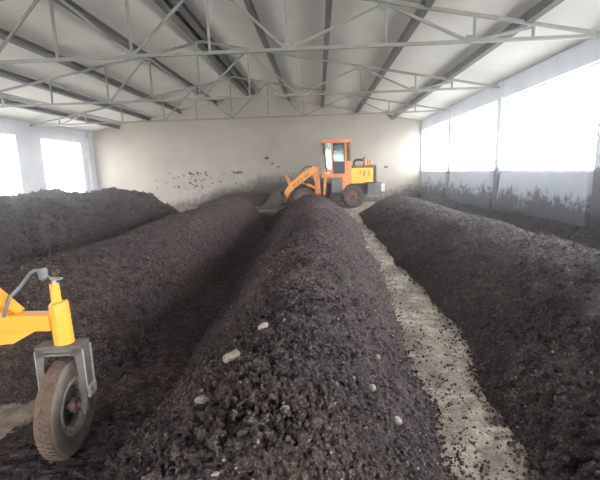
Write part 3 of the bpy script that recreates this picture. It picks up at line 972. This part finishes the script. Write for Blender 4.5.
# engine cover
hd = lb(MB().prism([(1.34, 0.98), (1.80, 0.98), (1.98, 1.02), (2.34, 1.02), (2.34, 1.70), (1.34, 1.70)], LY - 0.62, LY + 0.62), 'engine_cover', YE, bevel=0.02)
st = MB()
st.box(1.36, 2.36, LY - 0.632, LY + 0.632, 1.61, 1.712)
stripe = lb(st, 'hood_band', BK, hd, label='black band along the top of the yellow cover')
gl = lb(MB().box(2.33, 2.38, LY - 0.60, LY + 0.60, 1.00, 1.66, 0.008), 'grille', BK, hd)
for sgn in (-1, 1):
    lb(MB().box(2.25, 2.36, LY + sgn * 0.628 - 0.008, LY + sgn * 0.628 + 0.008, 1.04, 1.61), 'edge_strip', BK, hd)
    yy = LY + sgn * 0.634
    # small pale characters in the black band
    lt = MB()
    for k in range(8):
        xx = 1.46 + 0.105 * k
        lt.box(xx, xx + 0.014, yy - 0.004, yy + 0.004, 1.63, 1.69)
        lt.box(xx, xx + 0.06, yy - 0.004, yy + 0.004, 1.676 if k % 2 else 1.655, 1.69 if k % 2 else 1.668)
        if k % 3:
            lt.box(xx + 0.045, xx + 0.06, yy - 0.004, yy + 0.004, 1.63, 1.69)
    lb(lt, 'band_lettering', YE, hd, label='small yellow characters in the black band')
    # three dark characters on the side of the cover
    lt = MB()
    yy = LY + sgn * 0.625
    for k in range(3):
        xx = 1.66 + 0.17 * k
        rows = (1.33, 1.42, 1.50) if k else (1.36, 1.46)
        for zz in rows:
            lt.box(xx, xx + 0.12, yy - 0.004, yy + 0.004, zz, zz + 0.022)
        lt.box(xx + 0.05, xx + 0.07, yy - 0.004, yy + 0.004, 1.28 if k else 1.36, 1.53)
        if k == 2:
            lt.box(xx + 0.10, xx + 0.12, yy - 0.004, yy + 0.004, 1.25, 1.42)
        if k == 1:
            lt.box(xx + 0.0, xx + 0.02, yy - 0.004, yy + 0.004, 1.25, 1.42)
    lt.box(1.80, 2.12, yy - 0.004, yy + 0.004, 1.20, 1.215)
    lb(lt, 'side_lettering', M['rim'], hd, label='three dark characters on the yellow cover')
# counterweight
cwt = lb(MB().prism([(1.98, 0.50), (2.58, 0.50), (2.70, 0.62), (2.70, 0.90), (2.62, 1.0), (2.02, 0.98)], LY - 0.66, LY + 0.66), 'counterweight', M['counter'], bevel=0.03)
lb(MB().box(2.56, 2.72, LY - 0.675, LY - 0.5, 0.62, 0.96, 0.02), 'tail_lamp', M['lamp'], cwt, label='pale tail lamp block')
# exhaust and air cleaner
lb(MB().tube([(1.50, LY - 0.2, 1.68), (1.50, LY - 0.2, 1.84), (1.54, LY - 0.2, 1.92), (1.64, LY - 0.2, 1.96), (1.88, LY - 0.2, 1.93)], 0.045, 12), 'exhaust_pipe', BK, smooth=True)
ac = lb(MB().tube([(1.96, LY - 0.15, 1.68), (1.96, LY - 0.15, 1.88), (1.96, LY - 0.15, 1.98)], [0.08, 0.08, 0.05], 14), 'air_cleaner', OR, smooth=True)
lb(MB().tube([(1.9, LY - 0.15, 1.98), (1.96, LY - 0.15, 2.06)], 0.03, 8), 'cleaner_cap', BK, ac, smooth=True)
for xx in (2.10, 2.22):
    lb(MB().tube([(xx, LY - 0.12, 1.68), (xx, LY - 0.12, 1.97)], 0.035, 12), 'filler_pipe', OR, smooth=True)

# ------------------------------------------------------------------ yellow turner in the left foreground
tn = thing('compost_turner', 'yellow machine at the lower left edge standing on a steel fork with a rubber wheel', 'machine', (-1.42, 1.99, 0))
BY, FK = M['bright_yellow'], M['fork']


def caster(cx):
    y = 1.99
    sa = math.radians(7.0)
    col = MB().tube([(cx + 0.004, y, 0.625), (cx, y, 0.82), (cx - 0.002, y, 0.850), (cx - 0.010, y, 0.858), (cx - 0.010, y, 0.955)], [0.049, 0.048, 0.047, 0.025, 0.023], 28)
    c = col.build('steering_column', BY, tn, smooth=True)
    MB().tube([(cx - 0.010, y, 0.955), (cx - 0.010, y, 0.972), (cx - 0.008, y, 0.985)], [0.012, 0.010, 0.022], 14).build('top_fitting', M['fork_edge'], c, smooth=True)
    MB().lathe([(0.018, 0), (0.026, 0), (0.026, 0.005), (0.018, 0.005)], (cx + 0.012, y, 0.980), 'z', 18).build('locking_ring', M['fork_edge'], c, smooth=True)

    def turn(mb):                      # the fork is steered a few degrees
        ca, sn = math.cos(sa), math.sin(sa)
        mb.v = [(cx + (p[0] - cx) * ca - (p[1] - y) * sn, y + (p[0] - cx) * sn + (p[1] - y) * ca, p[2]) for p in mb.v]
        return mb
    # fork: top plate, lip, under plate, two box-section legs with a bearing block
    f = turn(MB().box(cx - 0.128, cx + 0.112, y - 0.050, y + 0.045, 0.608, 0.625)).build('fork_plate', FK, tn, bevel=0.003)
    turn(MB().box(cx - 0.125, cx + 0.108, y - 0.050, y - 0.042, 0.570, 0.6079)).build('plate_lip', FK, f)
    turn(MB().box(cx - 0.075, cx + 0.060, y - 0.066, y + 0.03, 0.578, 0.590)).build('under_plate', FK, f)
    for sgn in (-1, 1):
        xo = cx + (0.112 if sgn > 0 else -0.128)
        xi = xo - sgn * 0.048
        a, b2 = min(xo, xi), max(xo, xi)
        leg = turn(MB().prism([(xi, 0.607), (xo, 0.607), (xo + sgn * 0.004, 0.36), (xo - sgn * 0.006, 0.27), (xo - sgn * 0.022, 0.215), (xi + sgn * 0.018, 0.215),
                               (xi + sgn * 0.012, 0.27), (xi + sgn * 0.016, 0.40), (xi + sgn * 0.012, 0.52)], y - 0.050, y - 0.040)).build('fork_leg', FK, f)
        turn(MB().prism([(y - 0.04, 0.607), (y + 0.042, 0.607), (y + 0.040, 0.40), (y + 0.034, 0.30), (y + 0.010, 0.25), (y - 0.04, 0.24)],
                        min(xo - sgn * 0.008, xo), max(xo - sgn * 0.008, xo), 'x')).build('leg_side', M['chassis'], leg)
        fl = MB().bar((xo + sgn * 0.004, y + 0.041, 0.60), (xo + sgn * 0.004, y + 0.038, 0.34), 0.010, 0.006, up=(0, 1, 0))
        turn(fl).build('rear_edge', M['fork_edge'], leg)
        fl = MB().bar((xo + sgn * 0.002, y - 0.046, 0.60), (xo + sgn * 0.004, y - 0.046, 0.36), 0.008, 0.006, up=(0, 1, 0))
        turn(fl).build('front_edge', M['fork_edge'], leg)
        bb = MB()
        for (ya, yb, za, zb) in ((-0.042, 0.040, 0.368, 0.382), (-0.042, 0.040, 0.318, 0.332), (-0.042, -0.022, 0.332, 0.368), (0.020, 0.040, 0.332, 0.368)):
            bb.box(min(xo, xo + sgn * 0.014), max(xo, xo + sgn * 0.014), y + ya, y + yb, za, zb)
        turn(bb).build('bearing_block', M['fork_edge'], leg)
    # wheel
    wy, wz, r, w = y - 0.015, 0.264, 0.264, 0.096
    wx = cx - 0.012
    tyr = MB()
    tyr.lathe([(r * 0.56, -w * 0.32), (r * 0.68, -w * 0.46), (r * 0.86, -w * 0.5), (r * 0.95, -w * 0.46), (r * 0.985, -w * 0.38), (r, -w * 0.12), (r, w * 0.12),
               (r * 0.985, w * 0.38), (r * 0.95, w * 0.46), (r * 0.935, w * 0.485), (r * 0.86, w * 0.5), (r * 0.68, w * 0.46), (r * 0.56, w * 0.32)], (wx, wy, wz), 'x', 64)
    t = turn(tyr).build('tyre', M['sidewall'], tn, smooth=True)
    td = MB()
    td.lathe([(r * 0.975, -w * 0.43), (r * 1.0, -w * 0.36), (r * 1.010, -w * 0.1), (r * 1.010, w * 0.1), (r * 1.0, w * 0.36), (r * 0.975, w * 0.43), (r * 0.95, 0)], (wx, wy, wz), 'x', 64)
    for k in range(52):
        a = 2 * PI * k / 52
        for s2 in (-1, 1):
            aa = a + (0.06 if s2 > 0 else 0)
            td.bar((wx + s2 * w * 0.04, wy + r * 1.010 * math.cos(aa), wz + r * 1.010 * math.sin(aa)),
                   (wx + s2 * w * 0.36, wy + r * 1.000 * math.cos(aa + 0.05), wz + r * 1.000 * math.sin(aa + 0.05)), 0.014, 0.008, up=(0, math.cos(aa), math.sin(aa)))
    turn(td).build('tread', M['tread'], t, smooth=True)
    ww = w * 0.34
    rim = MB().lathe([(r * 0.42, ww * 0.6), (r * 0.50, ww * 1.15), (r * 0.60, ww * 1.2), (r * 0.57, ww * 0.8), (r * 0.57, -ww), (r * 0.42, -ww)], (wx, wy, wz), 'x', 48)
    turn(rim).build('rim', M['rim_pale'], t, smooth=True)
    disc = MB().lathe([(0.0001, -0.02), (r * 0.47, -0.02), (r * 0.47, -0.008), (r * 0.30, 0.0), (r * 0.26, -0.01), (0.0001, -0.01)], (wx, wy, wz), 'x', 40)
    turn(disc).build('wheel_disc', M['chassis'], t, smooth=True)
    hub = MB().lathe([(0.0001, -0.10), (0.018, -0.10), (0.018, 0.02), (0.040, 0.02), (0.040, 0.05), (0.018, 0.055), (0.018, 0.10), (0.0001, 0.10)], (wx, wy, wz), 'x', 24)
    turn(hub).build('axle', M['rim'], t, smooth=True)
    for k in range(5):
        a = 2 * PI * k / 5 + 0.3
        bl = MB().tube([(wx - 0.01, wy + 0.10 * math.cos(a), wz + 0.10 * math.sin(a)), (wx + 0.012, wy + 0.10 * math.cos(a), wz + 0.10 * math.sin(a))], 0.010, 6)
        turn(bl).build('wheel_bolt', M['fork'], t)


caster(-1.402)
caster(-3.40)
bm_ = MB().box(-3.36, -1.44, 1.95, 2.03, 0.705, 0.795, 0.006)
bm_.build('cross_beam', BY, tn)
MB().prism([(-1.53, 0.705), (-1.80, 0.705), (-1.80, 0.62), (-1.66, 0.635)], 1.96, 2.02).build('beam_gusset', BY, tn)
for x in (-1.67, -3.1):
    MB().prism([(1.99, 0.79), (2.05, 0.80), (1.82, 1.06), (1.72, 1.06), (1.78, 0.98)], x - 0.05, x + 0.03, 'x').build('raised_bracket', BY, tn)
MB().box(-3.2, -1.70, 1.50, 1.80, 1.02, 1.12, 0.01).build('deck_beam', BY, tn)
# grey control cylinder with a thin rod running to the column top
gc = MB().tube([(-1.462, 1.99, 0.975), (-1.464, 1.99, 0.988), (-1.466, 1.99, 1.030), (-1.468, 1.99, 1.040)], [0.010, 0.022, 0.024, 0.020], 14).build('swivel_cylinder', M['counter'], tn, smooth=True)
MB().tube([(-1.470, 1.99, 1.030), (-1.51, 1.99, 1.030), (-1.54, 1.99, 1.01), (-1.58, 1.97, 0.95), (-1.62, 1.93, 0.90), (-1.66, 1.92, 0.80)], 0.010, 8).build('supply_hose', M['counter'], gc, smooth=True)
MB().tube([(-1.452, 1.99, 1.005), (-1.415, 1.99, 0.985)], 0.004, 8).build('linkage_rod', M['fork_edge'], gc, smooth=True)

# ------------------------------------------------------------------ thin dusty haze in the shed, also imitating window glare
HAZE = 0.0065
if HAZE > 0:
    hm = bpy.data.materials.new('thin_steam_and_glare')
    hm.use_nodes = True
    nt = hm.node_tree
    nt.nodes.remove(nt.nodes['Principled BSDF'])
    vs = nt.nodes.new('ShaderNodeVolumeScatter')
    vs.inputs['Density'].default_value = HAZE
    vs.inputs['Anisotropy'].default_value = 0.93  # strong forward scatter makes the bright windows seem to bloom
    vs.inputs['Color'].default_value = (0.95, 0.97, 1.0, 1)
    nt.links.new(vs.outputs[0], nt.nodes['Material Output'].inputs['Volume'])
    hz = MB().prism([(XL + 0.02, 0.01), (XR - 0.02, 0.01), (XR - 0.02, ZE - 0.06), (XRIDGE, ZR - 0.06), (XL + 0.02, ZE - 0.06)], YF + 0.1, YB - 0.02).build('steam_glare_haze', hm)
    tag(hz, 'thin pale haze of steam and dust filling the shed, also standing in for window glare', 'haze', kind='stuff')

# ------------------------------------------------------------------ light: a white overcast sky
wd = bpy.data.worlds.new('overcast_sky')
scene.world = wd
wd.use_nodes = True
bg = wd.node_tree.nodes['Background']
bg.inputs['Color'].default_value = (0.92, 0.965, 1.0, 1)
bg.inputs['Strength'].default_value = 16.0

scene.view_settings.view_transform = 'Standard'
scene.view_settings.look = 'None'
scene.view_settings.gamma = 1.0
scene.view_settings.use_curve_mapping = False
scene.view_settings.exposure = 0.12
scene.cycles.max_bounces = 8
scene.cycles.diffuse_bounces = 5
scene.cycles.volume_bounces = 1

# ------------------------------------------------------------------ camera
yaw, pitch, roll = 0.0504, 0.1674, 0.0293
fwd0 = Vector((-math.sin(yaw), math.cos(yaw), 0))
right0 = Vector((math.cos(yaw), math.sin(yaw), 0))
up0 = Vector((0, 0, 1))
fwd = fwd0 * math.cos(pitch) - up0 * math.sin(pitch)
up = up0 * math.cos(pitch) + fwd0 * math.sin(pitch)
r = right0 * math.cos(roll) - up * math.sin(roll)
u = up * math.cos(roll) + right0 * math.sin(roll)
cam = bpy.data.cameras.new('camera')
cam.sensor_width = 36.0
cam.lens = 36.0 * 400.0 / 600.0
cam.clip_start = 0.05
co = bpy.data.objects.new('camera', cam)
COL.objects.link(co)
mw = Matrix(((r.x, u.x, -fwd.x, 0), (r.y, u.y, -fwd.y, 0), (r.z, u.z, -fwd.z, 1.5), (0, 0, 0, 1)))
co.matrix_world = mw
scene.camera = co
